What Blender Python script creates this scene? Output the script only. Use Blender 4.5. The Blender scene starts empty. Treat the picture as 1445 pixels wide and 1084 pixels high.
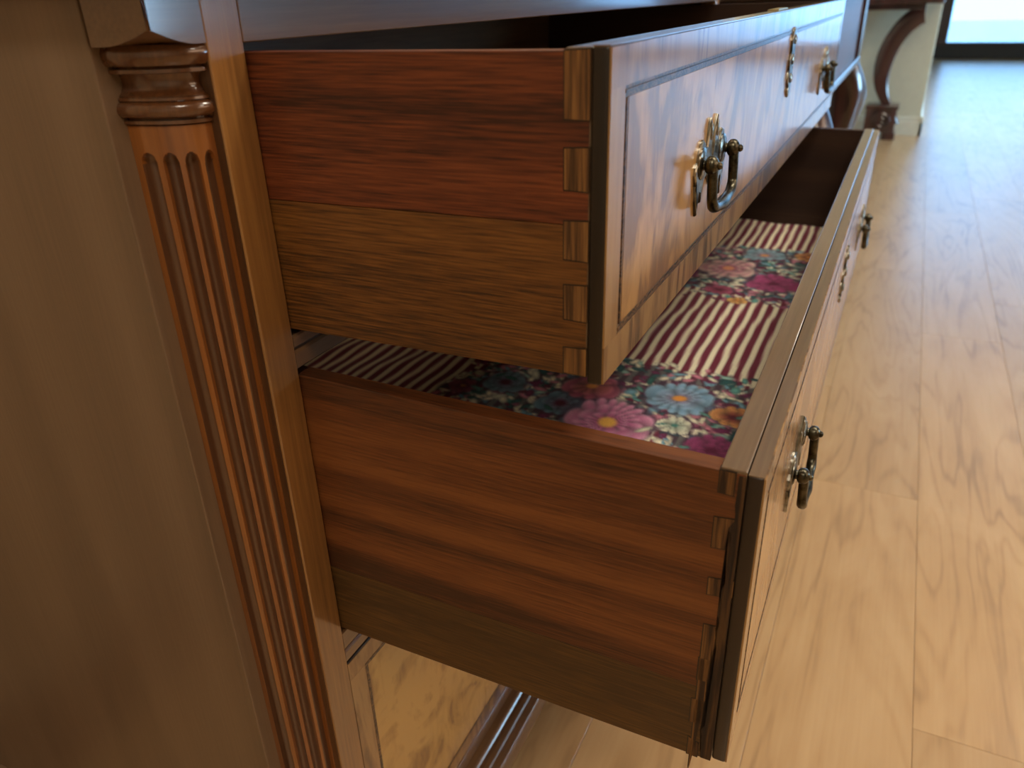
import bpy, bmesh, math, random
import numpy as np
from mathutils import Vector, Matrix

random.seed(7)
PI = math.pi
scene = bpy.context.scene
COL = scene.collection

# ------------------------------------------------------------------ camera
cam_d = bpy.data.cameras.new('camera')
cam = bpy.data.objects.new('camera', cam_d)
COL.objects.link(cam)
cam.location = (-0.32369, -0.30310, 0.17198)
cam.rotation_euler = (1.105969, 0.027574, -1.124728)
cam_d.sensor_fit = 'HORIZONTAL'
cam_d.sensor_width = 36.0
cam_d.lens = 36.0 * 1094.74 / 1445.0
cam_d.clip_start = 0.01
cam_d.clip_end = 200
cam_d.dof.use_dof = True
cam_d.dof.focus_distance = 0.50
cam_d.dof.aperture_fstop = 9.0
scene.camera = cam

# ------------------------------------------------------------------ world, light, exposure
world = bpy.data.worlds.new('daylight')
scene.world = world
world.use_nodes = True
bg = world.node_tree.nodes['Background']
bg.inputs[0].default_value = (0.46, 0.72, 1.0, 1)
bg.inputs[1].default_value = 25.0

def area(name, loc, rot, sx, sy, power, color, portal=False):
    d = bpy.data.lights.new(name, 'AREA')
    d.shape = 'RECTANGLE'
    d.size = sx
    d.size_y = sy
    d.energy = power
    d.color = color
    if portal:
        d.cycles.is_portal = True
    o = bpy.data.objects.new(name, d)
    o.location = loc
    o.rotation_euler = rot
    COL.objects.link(o)
    return o

area('window_portal', (10.93, -2.25, 0.78), (0, PI / 2, 0), 2.6, 3.4, 1, (1, 1, 1), True)
area('window_portal', (3.5, -4.13, 1.45), (PI / 2, 0, 0), 9.0, 1.0, 1, (1, 1, 1), True)
area('window_portal', (-3.06, -1.4, 0.5), (0, -PI / 2, 0), 1.2, 1.6, 1, (1, 1, 1), True)
area('window_portal', (5.4, -4.13, 0.285), (PI / 2, 0, 0), 5.2, 1.15, 1, (1, 1, 1), True)
for lx, ly, pw in ((1.0, -0.75, 16), (0.9, -1.45, 27), (-1.4, -0.9, 25), (0.2, -2.8, 12), (3.4, -1.8, 10), (6.6, -1.8, 6)):
    area('ceiling_lamp_light', (lx, ly, 2.10), (0, 0, 0), 0.55, 0.55, pw, (1.0, 0.88, 0.72))

scene.view_settings.view_transform = 'Standard'
scene.view_settings.look = 'None'
scene.view_settings.exposure = 0.0
scene.view_settings.gamma = 1.0
scene.view_settings.use_curve_mapping = False
scene.cycles.use_denoising = True
scene.cycles.max_bounces = 8
scene.cycles.sample_clamp_indirect = 4.0

# ------------------------------------------------------------------ node helpers
def newmat(name):
    m = bpy.data.materials.new(name)
    m.use_nodes = True
    nt = m.node_tree
    return m, nt, nt.nodes['Principled BSDF']

def N(nt, typ, **kw):
    n = nt.nodes.new(typ)
    for k, v in kw.items():
        setattr(n, k, v)
    return n

def L(nt, a, b):
    nt.links.new(a, b)

def rgb(h):
    h = h.lstrip('#')
    out = []
    for i in (0, 2, 4):
        c = int(h[i:i + 2], 16) / 255
        out.append(c / 12.92 if c <= 0.04045 else ((c + 0.055) / 1.055) ** 2.4)
    return (*out, 1)

def ramp(nt, fac, stops):
    r = N(nt, 'ShaderNodeValToRGB')
    e = r.color_ramp.elements
    while len(e) < len(stops):
        e.new(0.5)
    for i, (p, c) in enumerate(stops):
        e[i].position = p
        e[i].color = c
    L(nt, fac, r.inputs[0])
    return r

def math_n(nt, op, a, b=None, c=None):
    n = N(nt, 'ShaderNodeMath', operation=op)
    for i, v in enumerate((a, b, c)):
        if v is None:
            continue
        if isinstance(v, (int, float)):
            n.inputs[i].default_value = v
        else:
            L(nt, v, n.inputs[i])
    return n.outputs[0]

def coords(nt, scale, rnd=True):
    """object coordinates (metres), shifted at random for each object, scaled per axis"""
    tc = N(nt, 'ShaderNodeTexCoord')
    v = tc.outputs['Object']
    if rnd:
        oi = N(nt, 'ShaderNodeObjectInfo')
        mul = N(nt, 'ShaderNodeVectorMath', operation='SCALE')
        mul.inputs[0].default_value = (3.1, 5.7, 4.3)
        L(nt, oi.outputs['Random'], mul.inputs['Scale'])
        add = N(nt, 'ShaderNodeVectorMath', operation='ADD')
        L(nt, v, add.inputs[0])
        L(nt, mul.outputs[0], add.inputs[1])
        v = add.outputs[0]
    mp = N(nt, 'ShaderNodeMapping')
    mp.inputs['Scale'].default_value = scale
    L(nt, v, mp.inputs['Vector'])
    return mp.outputs[0]

def noise(nt, vec, scale, detail=3, rough=0.5, dist=0.0):
    n = N(nt, 'ShaderNodeTexNoise')
    n.inputs['Scale'].default_value = scale
    n.inputs['Detail'].default_value = detail
    n.inputs['Roughness'].default_value = rough
    n.inputs['Distortion'].default_value = dist
    L(nt, vec, n.inputs['Vector'])
    return n.outputs['Fac']

def along(axis, a, b):
    s = [b, b, b]
    s['XYZ'.index(axis)] = a
    return s

def wood(name, dark, mid, light, axis='Z', rough=0.35, coat=0.3, coat_rough=0.15, fibre=420, rings=9.0,
         broad=9.0, ring_amt=0.35, pore=0.5, bump=0.15, stretch=0.06, vary=0.0):
    """straight-grained wood: broad bands, contour rings and fine pores that all run along one axis"""
    m, nt, b = newmat(name)
    v = coords(nt, along(axis, stretch, 1.0))
    n1 = noise(nt, v, broad, 3, 0.55, 0.3)
    rg = math_n(nt, 'SINE', math_n(nt, 'MULTIPLY', noise(nt, v, broad * 0.55, 2, 0.45), rings * 6.28))
    rg = math_n(nt, 'MULTIPLY_ADD', rg, 0.5 * ring_amt, 0.0)
    v2 = coords(nt, along(axis, 0.035, 1.0))
    fb = noise(nt, v2, fibre, 2, 0.6)
    fac = math_n(nt, 'ADD', n1, rg)
    fac = math_n(nt, 'ADD', fac, math_n(nt, 'MULTIPLY', math_n(nt, 'SUBTRACT', fb, 0.5), pore))
    r = ramp(nt, fac, [(0.18, rgb(dark)), (0.5, rgb(mid)), (0.82, rgb(light))])
    colr = r.outputs[0]
    if vary:
        oi = N(nt, 'ShaderNodeObjectInfo')
        hsv = N(nt, 'ShaderNodeHueSaturation')
        L(nt, colr, hsv.inputs['Color'])
        L(nt, math_n(nt, 'MULTIPLY_ADD', oi.outputs['Random'], vary, 1 - vary / 2), hsv.inputs['Value'])
        colr = hsv.outputs[0]
    L(nt, colr, b.inputs['Base Color'])
    b.inputs['Roughness'].default_value = rough
    b.inputs['Coat Weight'].default_value = coat
    b.inputs['Coat Roughness'].default_value = coat_rough
    bp = N(nt, 'ShaderNodeBump')
    bp.inputs['Strength'].default_value = bump
    bp.inputs['Distance'].default_value = 0.0006
    L(nt, fb, bp.inputs['Height'])
    L(nt, bp.outputs[0], b.inputs['Normal'])
    return m

def burl(name, dark, mid, light, stretch=(1, 1, 0.45), scale=16, rough=0.40, coat=0.9, coat_rough=0.14, bands=3.0):
    """swirling figured veneer"""
    m, nt, b = newmat(name)
    v = coords(nt, stretch)
    n0 = noise(nt, v, scale, 4, 0.55, 1.6)
    sw = math_n(nt, 'SINE', math_n(nt, 'MULTIPLY', n0, bands * 6.28))
    n2 = noise(nt, coords(nt, (1, 1, 0.18)), 150, 3, 0.6, 0.4)
    n3 = noise(nt, v, scale * 0.45, 2, 0.5, 0.6)
    fac = math_n(nt, 'MULTIPLY_ADD', sw, 0.20, math_n(nt, 'MULTIPLY_ADD', n2, 0.5, math_n(nt, 'MULTIPLY', n3, 0.55)))
    r = ramp(nt, fac, [(0.27, rgb(dark)), (0.42, rgb(mid)), (0.72, rgb(light))])
    L(nt, r.outputs[0], b.inputs['Base Color'])
    b.inputs['Roughness'].default_value = rough
    b.inputs['Coat Weight'].default_value = coat
    b.inputs['Coat Roughness'].default_value = coat_rough
    bp = N(nt, 'ShaderNodeBump')
    bp.inputs['Strength'].default_value = 0.12
    bp.inputs['Distance'].default_value = 0.0008
    L(nt, n2, bp.inputs['Height'])
    L(nt, bp.outputs[0], b.inputs['Normal'])
    return m

def plain(name, c, rough=0.5, metal=0.0, coat=0.0, var=0.08, scale=30):
    m, nt, b = newmat(name)
    nz = noise(nt, coords(nt, (1, 1, 1)), scale, 3, 0.5)
    base = rgb(c)
    lo = tuple(x * (1 - var) for x in base[:3]) + (1,)
    hi = tuple(min(1, x * (1 + var)) for x in base[:3]) + (1,)
    r = ramp(nt, nz, [(0.3, lo), (0.7, hi)])
    L(nt, r.outputs[0], b.inputs['Base Color'])
    b.inputs['Roughness'].default_value = rough
    b.inputs['Metallic'].default_value = metal
    b.inputs['Coat Weight'].default_value = coat
    return m

def brass(name, dark, light, rough=0.32):
    m, nt, b = newmat(name)
    nz = noise(nt, coords(nt, (1, 1, 1)), 160, 4, 0.6)
    r = ramp(nt, nz, [(0.3, rgb(dark)), (0.72, rgb(light))])
    L(nt, r.outputs[0], b.inputs['Base Color'])
    b.inputs['Metallic'].default_value = 1.0
    b.inputs['Roughness'].default_value = rough
    return m

def glass_mat(name, tint=(0.93, 0.98, 0.99, 1)):
    m = bpy.data.materials.new(name)
    m.use_nodes = True
    nt = m.node_tree
    nt.nodes.clear()
    out = N(nt, 'ShaderNodeOutputMaterial')
    tr = N(nt, 'ShaderNodeBsdfTransparent')
    gl = N(nt, 'ShaderNodeBsdfGlossy')
    gl.inputs['Roughness'].default_value = 0.02
    tr.inputs[0].default_value = tint
    fr = N(nt, 'ShaderNodeFresnel')
    mx = N(nt, 'ShaderNodeMixShader')
    L(nt, fr.outputs[0], mx.inputs[0])
    L(nt, tr.outputs[0], mx.inputs[1])
    L(nt, gl.outputs[0], mx.inputs[2])
    L(nt, mx.outputs[0], out.inputs[0])
    return m

M = dict(
    panel=wood('side_panel_walnut', '#63503d', '#77614b', '#877059', 'Z', rough=0.42, coat=0.25, coat_rough=0.3, broad=7, ring_amt=0.25, pore=0.35),
    column=wood('column_walnut', '#553018', '#7d4a22', '#a0642c', 'Z', rough=0.28, coat=1.0, coat_rough=0.12, ring_amt=0.1, pore=0.4),
    capital=wood('capital_walnut', '#3f2617', '#5e3a20', '#7c4e2a', 'Z', rough=0.25, coat=1.0, coat_rough=0.1, ring_amt=0.1, pore=0.4),
    flute=wood('flute_painted_shade', '#42291b', '#5a3b28', '#6e4c33', 'Z', rough=0.3, coat=0.8, ring_amt=0.1, pore=0.4),  # shade of the grooves put into the colour of the flutes
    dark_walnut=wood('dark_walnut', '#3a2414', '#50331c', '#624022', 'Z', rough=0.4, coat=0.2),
    stile=wood('stile_walnut', '#6f4b27', '#976b39', '#ae8048', 'Z', rough=0.33, coat=1.0, coat_rough=0.12, ring_amt=0.15, pore=0.5),
    rail=wood('rail_walnut', '#4f3722', '#6a4c30', '#7d5d3c', 'X', rough=0.33, coat=1.0, coat_rough=0.12, ring_amt=0.15),
    side_red=wood('drawer_side_red', '#3a180a', '#673116', '#7f4220', 'Y', rough=0.5, coat=0.05, coat_rough=0.3, ring_amt=0.2, rings=5, pore=1.3, broad=24, fibre=850, stretch=0.03),
    side_yellow=wood('drawer_side_yellow', '#3e250c', '#684016', '#7e5220', 'Y', rough=0.5, coat=0.05, coat_rough=0.3, ring_amt=0.2, rings=4, pore=1.5, broad=24, fibre=850, stretch=0.03),
    side_brown=wood('drawer_side_brown', '#3c1e0a', '#643615', '#7c491f', 'Y', rough=0.5, coat=0.05, coat_rough=0.3, ring_amt=0.3, rings=5, pore=0.9, broad=30, fibre=800, stretch=0.04),
    side_olive=wood('drawer_side_olive', '#402a0e', '#604116', '#734f1d', 'Y', rough=0.5, coat=0.05, coat_rough=0.3, ring_amt=0.3, rings=3, pore=0.9, broad=16, fibre=800, stretch=0.03),
    inner=wood('drawer_interior', '#2a1810', '#3a2418', '#48301f', 'Y', rough=0.5, coat=0.1),
    pin=wood('dovetail_end_grain', '#4a3014', '#755029', '#8c6435', 'Z', rough=0.6, coat=0.0, fibre=700, pore=1.6, broad=60, ring_amt=0.4, bump=0.6),
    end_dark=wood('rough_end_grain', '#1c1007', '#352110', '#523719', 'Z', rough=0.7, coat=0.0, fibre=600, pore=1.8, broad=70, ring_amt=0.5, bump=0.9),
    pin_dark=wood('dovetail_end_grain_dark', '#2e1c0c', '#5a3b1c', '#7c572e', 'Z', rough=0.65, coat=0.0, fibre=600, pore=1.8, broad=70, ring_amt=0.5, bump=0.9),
    front_edge=wood('front_edge_dark', '#140d08', '#1e140c', '#2b1d12', 'Z', rough=0.4, coat=0.2),
    sub_front=wood('front_backing', '#5c4630', '#6f5942', '#806a50', 'X', rough=0.28, coat=1.0, coat_rough=0.07, pore=0.6, ring_amt=0.1, broad=40, bump=0.04),
    burl=burl('burl_veneer', '#7a542c', '#9c7038', '#bd8e4e', scale=13),
    burl_dark=burl('burl_veneer_low', '#8a6332', '#a87e3e', '#be944e', stretch=(1, 1, 0.95), scale=15, bands=2.2),
    band=burl('crossband_veneer', '#5a3f22', '#866136', '#a07a48', stretch=(1.2, 1, 0.25), scale=22),
    inlay=wood('inlay_stringing', '#2c1d12', '#46301d', '#6b4c2e', 'X', rough=0.35, coat=0.4, fibre=500, broad=220, ring_amt=0.9, stretch=0.5),
    brass=brass('antique_brass', '#24221c', '#6a6656', 0.3),
    brass_light=brass('antique_brass_plate', '#5a5850', '#b0ada0', 0.3),
    white_brass=brass('lock_brass', '#b8a878', '#e8dcb0', 0.3),
    wall=plain('cream_wall_paint', '#c8c8b2', 0.7, var=0.03),
    wall_warm=plain('warm_wall_paint', '#b7a283', 0.7, var=0.03),
    ceiling=plain('ceiling_paint', '#d8d2c4', 0.8, var=0.02),
    skirting=plain('cream_skirting', '#d6d6c4', 0.45, var=0.03),
    black=plain('black_window_frame', '#1d2228', 0.35, var=0.1),
    frame_brown=plain('brown_window_post', '#4d3a36', 0.4, var=0.1),
    mahogany=wood('dark_mahogany', '#1f1010', '#33191a', '#452524', 'Z', rough=0.28, coat=0.6, coat_rough=0.1),
    mahogany_panel=wood('mahogany_panel', '#33211f', '#4a322e', '#5a3e38', 'X', rough=0.45, coat=0.15, coat_rough=0.3),
    glass=glass_mat('window_glass'),
    glass_tinted=glass_mat('tinted_glass', (0.30, 0.36, 0.41, 1)),
    glass_fill=glass_mat('transom_fill_glass', (0.58, 0.38, 0.26, 1)),
    glass_amber_fill=glass_mat('amber_fill_glass', (0.23, 0.14, 0.085, 1)),
    lamp=plain('lamp_housing', '#d8d8d8', 0.4),
    pavement=plain('pale_pavement', '#d4d8d8', 0.8, scale=3),
)

def floor_mat():
    """oiled hardwood planks with wandering cathedral grain"""
    m, nt, b = newmat('floor_hardwood')
    v = coords(nt, (0.16, 1.0, 1.0))
    n0 = noise(nt, v, 5.5, 3, 0.5, 0.7)
    rg = math_n(nt, 'SINE', math_n(nt, 'MULTIPLY', n0, 13 * 6.28))
    rgs = math_n(nt, 'POWER', math_n(nt, 'MULTIPLY_ADD', rg, 0.5, 0.5), 4.0)
    mask = noise(nt, coords(nt, (0.35, 1.0, 1.0)), 7, 2, 0.5)
    rgs = math_n(nt, 'MULTIPLY', rgs, math_n(nt, 'MULTIPLY', mask, 0.30))
    n1 = noise(nt, coords(nt, (0.3, 1.0, 1.0)), 11, 4, 0.55, 0.8)
    fb = noise(nt, coords(nt, (0.03, 1.0, 1.0)), 230, 2, 0.6)
    n1b = math_n(nt, 'MULTIPLY_ADD', n1, 0.7, 0.15)
    fac = math_n(nt, 'SUBTRACT', math_n(nt, 'MULTIPLY_ADD', math_n(nt, 'SUBTRACT', fb, 0.5), 0.22, n1b), rgs)
    r = ramp(nt, fac, [(0.10, rgb('#937553')), (0.42, rgb('#ba986d')), (0.75, rgb('#c9aa80'))])
    oi = N(nt, 'ShaderNodeObjectInfo')
    hsv = N(nt, 'ShaderNodeHueSaturation')
    L(nt, r.outputs[0], hsv.inputs['Color'])
    L(nt, math_n(nt, 'MULTIPLY_ADD', oi.outputs['Random'], 0.16, 0.92), hsv.inputs['Value'])
    L(nt, hsv.outputs[0], b.inputs['Base Color'])
    b.inputs['Roughness'].default_value = 0.34
    b.inputs['Coat Weight'].default_value = 0.45
    b.inputs['Coat Roughness'].default_value = 0.25
    bp = N(nt, 'ShaderNodeBump')
    bp.inputs['Strength'].default_value = 0.25
    bp.inputs['Distance'].default_value = 0.002
    L(nt, math_n(nt, 'ADD', n1, math_n(nt, 'MULTIPLY', fb, 0.15)), bp.inputs['Height'])
    L(nt, bp.outputs[0], b.inputs['Normal'])
    return m
M['floor'] = floor_mat()

def fabric_mat():
    m, nt, b = newmat('tapestry_fabric')
    at = N(nt, 'ShaderNodeVertexColor')
    at.layer_name = 'print'
    wv = noise(nt, coords(nt, (1, 1, 1), False), 900, 2, 0.6)
    mixn = N(nt, 'ShaderNodeHueSaturation')
    L(nt, at.outputs['Color'], mixn.inputs['Color'])
    L(nt, math_n(nt, 'MULTIPLY_ADD', wv, 0.7, 0.78), mixn.inputs['Value'])
    L(nt, mixn.outputs[0], b.inputs['Base Color'])
    b.inputs['Roughness'].default_value = 0.85
    b.inputs['Sheen Weight'].default_value = 0.15
    bp = N(nt, 'ShaderNodeBump')
    bp.inputs['Strength'].default_value = 0.4
    bp.inputs['Distance'].default_value = 0.001
    L(nt, wv, bp.inputs['Height'])
    L(nt, bp.outputs[0], b.inputs['Normal'])
    return m
M['fabric'] = fabric_mat()

# ------------------------------------------------------------------ mesh helpers
WLOC = {}

def obj(name, bm, mat, parent=None, smooth=False, warp=None, label=None, kind=None, cat=None, group=None):
    """link a bmesh that is written in room coordinates as one object with its origin at its own middle"""
    if warp:
        for v in bm.verts:
            v.co = Vector(warp(v.co))
    bmesh.ops.recalc_face_normals(bm, faces=bm.faces[:])
    cs = np.array([v.co[:] for v in bm.verts])
    ctr = Vector(((cs.max(0) + cs.min(0)) / 2).tolist())
    bmesh.ops.translate(bm, verts=bm.verts[:], vec=-ctr)
    me = bpy.data.meshes.new(name)
    bm.to_mesh(me)
    bm.free()
    if smooth:
        for p in me.polygons:
            p.use_smooth = True
        if smooth != 'all':
            try:
                me.set_sharp_from_angle(angle=math.radians(40))
            except Exception:
                pass
    me.materials.append(M[mat] if isinstance(mat, str) else mat)
    o = bpy.data.objects.new(name, me)
    COL.objects.link(o)
    if parent:
        o.parent = parent
        o.location = ctr - WLOC[parent]
    else:
        o.location = ctr
    WLOC[o] = ctr
    if label:
        o['label'] = label
    if kind:
        o['kind'] = kind
    if cat:
        o['category'] = cat
    if group:
        o['group'] = group
    return o

def thing(name, label, cat, loc, group=None):
    o = bpy.data.objects.new(name, None)
    o.empty_display_size = 0.05
    COL.objects.link(o)
    o.location = loc
    WLOC[o] = Vector(loc)
    o['label'] = label
    o['category'] = cat
    if group:
        o['group'] = group
    return o

def add_box(bm, x0, x1, y0, y1, z0, z1, bev=0.0, seg=2):
    r = bmesh.ops.create_cube(bm, size=1.0)
    vs = r['verts']
    for v in vs:
        v.co = Vector((x0 + (v.co.x + .5) * (x1 - x0), y0 + (v.co.y + .5) * (y1 - y0), z0 + (v.co.z + .5) * (z1 - z0)))
    if bev:
        es = list({e for v in vs for e in v.link_edges})
        bmesh.ops.bevel(bm, geom=es, offset=bev, segments=seg, affect='EDGES', profile=0.5)
    return bm

def box(*a, **k):
    return add_box(bmesh.new(), *a, **k)

def add_loft(bm, rings, cap=True, closed=True):
    """rings: lists of points, same length"""
    vr = [[bm.verts.new(p) for p in r] for r in rings]
    n = len(vr[0])
    for a, b in zip(vr[:-1], vr[1:]):
        for i in range(n if closed else n - 1):
            j = (i + 1) % n
            bm.faces.new((a[i], a[j], b[j], b[i]))
    if cap:
        bm.faces.new(vr[0])
        bm.faces.new(vr[-1])
    return bm

def add_tube(bm, pts, rad, n=10, flat=None):
    """round tube along points; rad a number or a list; flat = (a, b) squash of the two normals"""
    pts = [Vector(p) for p in pts]
    if not hasattr(rad, '__len__'):
        rad = [rad] * len(pts)
    rings = []
    up = None
    for i, p in enumerate(pts):
        t = (pts[min(i + 1, len(pts) - 1)] - pts[max(i - 1, 0)]).normalized()
        if up is None:
            up = Vector((0, 1, 0)) if abs(t.y) < 0.9 else Vector((1, 0, 0))
        a = (up - t * up.dot(t)).normalized()
        up = a
        c = t.cross(a)
        fa, fc = flat if flat else (1, 1)
        rings.append([p + (a * math.cos(2 * PI * k / n) * fa + c * math.sin(2 * PI * k / n) * fc) * rad[i] for k in range(n)])
    return add_loft(bm, rings)

def smooth_path(pts, sub=6):
    """Catmull-Rom through points (any dimension)"""
    P = [np.array(p, float) for p in pts]
    P = [2 * P[0] - P[1]] + P + [2 * P[-1] - P[-2]]
    out = []
    for i in range(1, len(P) - 2):
        for k in range(sub):
            t = k / sub
            a, b, c, d = P[i - 1], P[i], P[i + 1], P[i + 2]
            out.append(0.5 * ((2 * b) + (-a + c) * t + (2 * a - 5 * b + 4 * c - d) * t * t + (-a + 3 * b - 3 * c + d) * t ** 3))
    out.append(P[-2])
    return out

def add_ball(bm, c, r, sx=1, sy=1, sz=1, u=14, v=10):
    q = bmesh.ops.create_uvsphere(bm, u_segments=u, v_segments=v, radius=r)
    for w in q['verts']:
        w.co = Vector((c[0] + w.co.x * sx, c[1] + w.co.y * sy, c[2] + w.co.z * sz))
    return bm

def add_lathe_y(bm, c, prof, n=16):
    """prof: (radius, y offset) turned about the Y axis"""
    rings = [[(c[0] + r * math.cos(2 * PI * k / n), c[1] + y, c[2] + r * math.sin(2 * PI * k / n)) for k in range(n)] for r, y in prof]
    return add_loft(bm, rings)

def add_plate(bm, outline, y_back, y_front, bev=0.0008, cx=0, cz=0):
    """flat outline (x, z) given depth between two Y planes with a chamfered front"""
    n = len(outline)
    pts = [Vector((p[0], 0, p[1])) for p in outline]
    inner = []
    area2 = sum(pts[i].x * pts[(i + 1) % n].z - pts[(i + 1) % n].x * pts[i].z for i in range(n))
    sgn = 1 if area2 > 0 else -1
    for i in range(n):
        t = (pts[(i + 1) % n] - pts[i - 1])
        nn = Vector((-t.z, 0, t.x)) * sgn
        nn = nn.normalized() if nn.length > 0 else nn
        inner.append(pts[i] + nn * bev)
    def lay(q, y):
        return [bm.verts.new((p.x + cx, y, p.z + cz)) for p in q]
    a = lay(pts, y_back)
    b = lay(pts, y_front + bev)
    c = lay(inner, y_front)
    for u, v in ((a, b), (b, c)):
        for i in range(n):
            j = (i + 1) % n
            bm.faces.new((u[i], u[j], v[j], v[i]))
    fs = [bm.faces.new(a), bm.faces.new(c)]
    bmesh.ops.triangulate(bm, faces=fs)
    return bm

def ext_profile(prof, x0, x1):
    """(y, z) profile swept along X"""
    bm = bmesh.new()
    return add_loft(bm, [[(x0, y, z) for y, z in prof], [(x1, y, z) for y, z in prof]])

# ------------------------------------------------------------------ the room
ZF = -0.64
ZC = 2.20

fl = obj('floor', box(-3.0, 10.95, -4.1, 0.62, ZF - 0.06, ZF - 0.009), 'frame_brown', kind='structure')
PW, PL = 0.18, 1.33
row = 0
y = -0.44
ks = range(-20, 6)
plank_mesh = {}
for k in ks:
    y0 = -0.44 + PW * k
    if y0 + PW > 0.62 or y0 < -4.1:
        continue
    off = {-1: 1.80, 0: 2.32}.get(k, random.uniform(0, PL))
    off = off % PL
    x = off - PL * 4
    while x < 10.95:
        xa, xb = max(x, -3.0), min(x + PL, 10.95)
        if xb - xa > 0.05 and not (xa > 5.0 and y0 > -0.40):
            o = obj('plank', box(xa + 0.0002, xb - 0.0002, y0 + 0.0002, y0 + PW - 0.0002, ZF - 0.009, ZF, bev=0.0004, seg=1), 'floor', fl)
        x += PL

obj('ceiling', box(-3.0, 11.0, -4.2, 0.62, ZC, ZC + 0.05), 'ceiling', kind='structure')
obj('wall_back', box(-3.0, 5.02, 0.62, 0.70, ZF - 0.06, ZC), 'wall_warm', kind='structure')
bm = bmesh.new()
for q in ((-4.2, -2.2, ZF - 0.06, ZC), (-0.6, 0.7, ZF - 0.06, ZC), (-2.2, -0.6, ZF - 0.06, -0.1), (-2.2, -0.6, 1.1, ZC)):
    add_box(bm, -3.1, -3.0, *q)
obj('wall_left', bm, 'wall', kind='structure')
bm = bmesh.new()
for q in ((-2.2, -2.15, -0.1, 1.1), (-0.65, -0.6, -0.1, 1.1), (-2.15, -0.65, -0.1, -0.05), (-2.15, -0.65, 1.05, 1.1)):
    add_box(bm, -3.08, -2.99, *q, bev=0.004)
fill_win = obj('added_fill_window', bm, 'frame_brown', kind='structure')  # unseen window, added with its amber pane to brighten from the left
obj('pane', box(-3.043, -3.037, -2.15, -0.65, -0.05, 1.05), 'glass_amber_fill', fill_win)  # pane of the added fill window
# the cream wall block that juts into the room beyond the tables
wr = obj('wall_right', box(5.02, 10.9, -0.392, 0.70, ZF - 0.06, ZC, bev=0.004), 'wall', kind='structure')
prof = [(0, 0), (0.016, 0), (0.016, 0.075), (0.011, 0.082), (0.011, 0.098), (0.004, 0.108), (0, 0.108)]
bm = bmesh.new()
add_loft(bm, [[(5.02 - a, -0.408, ZF + z) for a, z in prof], [(5.02 - a, 0.62, ZF + z) for a, z in prof]])
obj('baseboard_right', bm, 'skirting', kind='structure')
bm = bmesh.new()
add_loft(bm, [[(5.004, -0.392 - a, ZF + z) for a, z in prof], [(10.9, -0.392 - a, ZF + z) for a, z in prof]])
obj('trim_1', bm, 'skirting', kind='structure')

# far wall: a full-width shop window on a black sill
wf = bmesh.new()
add_box(wf, 10.85, 10.95, -4.2, -3.95, ZF - 0.06, ZC)
add_box(wf, 10.85, 10.95, -3.95, -0.42, 2.08, ZC)
obj('wall_far', wf, 'wall', kind='structure')
w1 = bmesh.new()
add_box(w1, 10.80, 10.93, -3.95, -0.40, ZF, -0.465, bev=0.006)
add_box(w1, 10.80, 10.93, -3.95, -0.60, 2.02, 2.08, bev=0.004)
for yy in (-1.75, -2.90):
    add_box(w1, 10.82, 10.91, yy - 0.03, yy + 0.03, -0.465, 2.02, bev=0.004)
win = obj('window_1', w1, 'black', kind='structure')
obj('window_post', box(10.79, 10.93, -0.60, -0.40, -0.50, 2.08, bev=0.01), 'frame_brown', win)
for ya, yb in ((-1.72, -0.60), (-2.87, -1.78), (-3.95, -2.93)):
    obj('pane', box(10.862, 10.868, ya, yb, -0.465, 2.02), 'glass_tinted', win)

# street front: long window over a low wall
wq = bmesh.new()
add_box(wq, -3.1, -1.0, -4.2, -4.1, ZF - 0.06, ZC)
add_box(wq, -1.0, 2.8, -4.2, -4.1, ZF - 0.06, 0.95)
add_box(wq, 8.0, 11.0, -4.2, -4.1, ZF - 0.06, ZC)
add_box(wq, 2.8, 8.0, -4.2, -4.1, ZF - 0.06, -0.28)
add_box(wq, 2.8, 8.0, -4.2, -4.1, 0.85, 0.95)
add_box(wq, -1.0, 8.0, -4.2, -4.1, 1.95, ZC)
obj('wall_front', wq, 'wall_warm', kind='structure')
w2 = bmesh.new()
add_box(w2, 2.8, 8.0, -4.17, -4.08, -0.28, -0.24, bev=0.004)
add_box(w2, 2.8, 8.0, -4.17, -4.08, 0.81, 0.85, bev=0.004)
for xx in (2.82, 7.98):
    add_box(w2, xx - 0.025, xx + 0.025, -4.17, -4.08, -0.24, 0.81, bev=0.004)
add_box(w2, -1.0, 8.0, -4.17, -4.08, 0.95, 0.98, bev=0.004)  # unseen transom row with tinted panes, added as neutral fill for the liner
add_box(w2, -1.0, 8.0, -4.17, -4.08, 1.92, 1.95, bev=0.004)
for xx in (-0.98, 2.0, 5.0, 7.98):
    add_box(w2, xx - 0.02, xx + 0.02, -4.17, -4.08, 0.98, 1.92, bev=0.004)
win2 = obj('window_2', w2, 'black', kind='structure')
for xa, xb in ((2.845, 7.955),):
    obj('pane', box(xa, xb, -4.128, -4.122, -0.24, 0.81), 'glass', win2)
for xa, xb in ((-0.96, 1.98), (2.02, 4.98), (5.02, 7.96)):
    obj('pane', box(xa, xb, -4.128, -4.122, 0.98, 1.92), 'glass_fill', win2)  # panes of the added transom row
obj('pavement', box(-12, 26, -12, 12, ZF - 0.25, ZF - 0.15), 'pavement', kind='structure')

# ------------------------------------------------------------------ the chest of drawers
XL, XR = -0.0575, 1.1235            # outer side faces
ZB, ZT = -0.565, 0.178              # top of the plinth, underside of the top board
chest = thing('chest_of_drawers', 'walnut chest of drawers with fluted corner column, two drawers pulled open', 'chest', ((XL + XR) / 2, 0.2, ZF))
NY = 0.041                          # front edge of the side panels

def mir(x):
    return XL + XR - x

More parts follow.
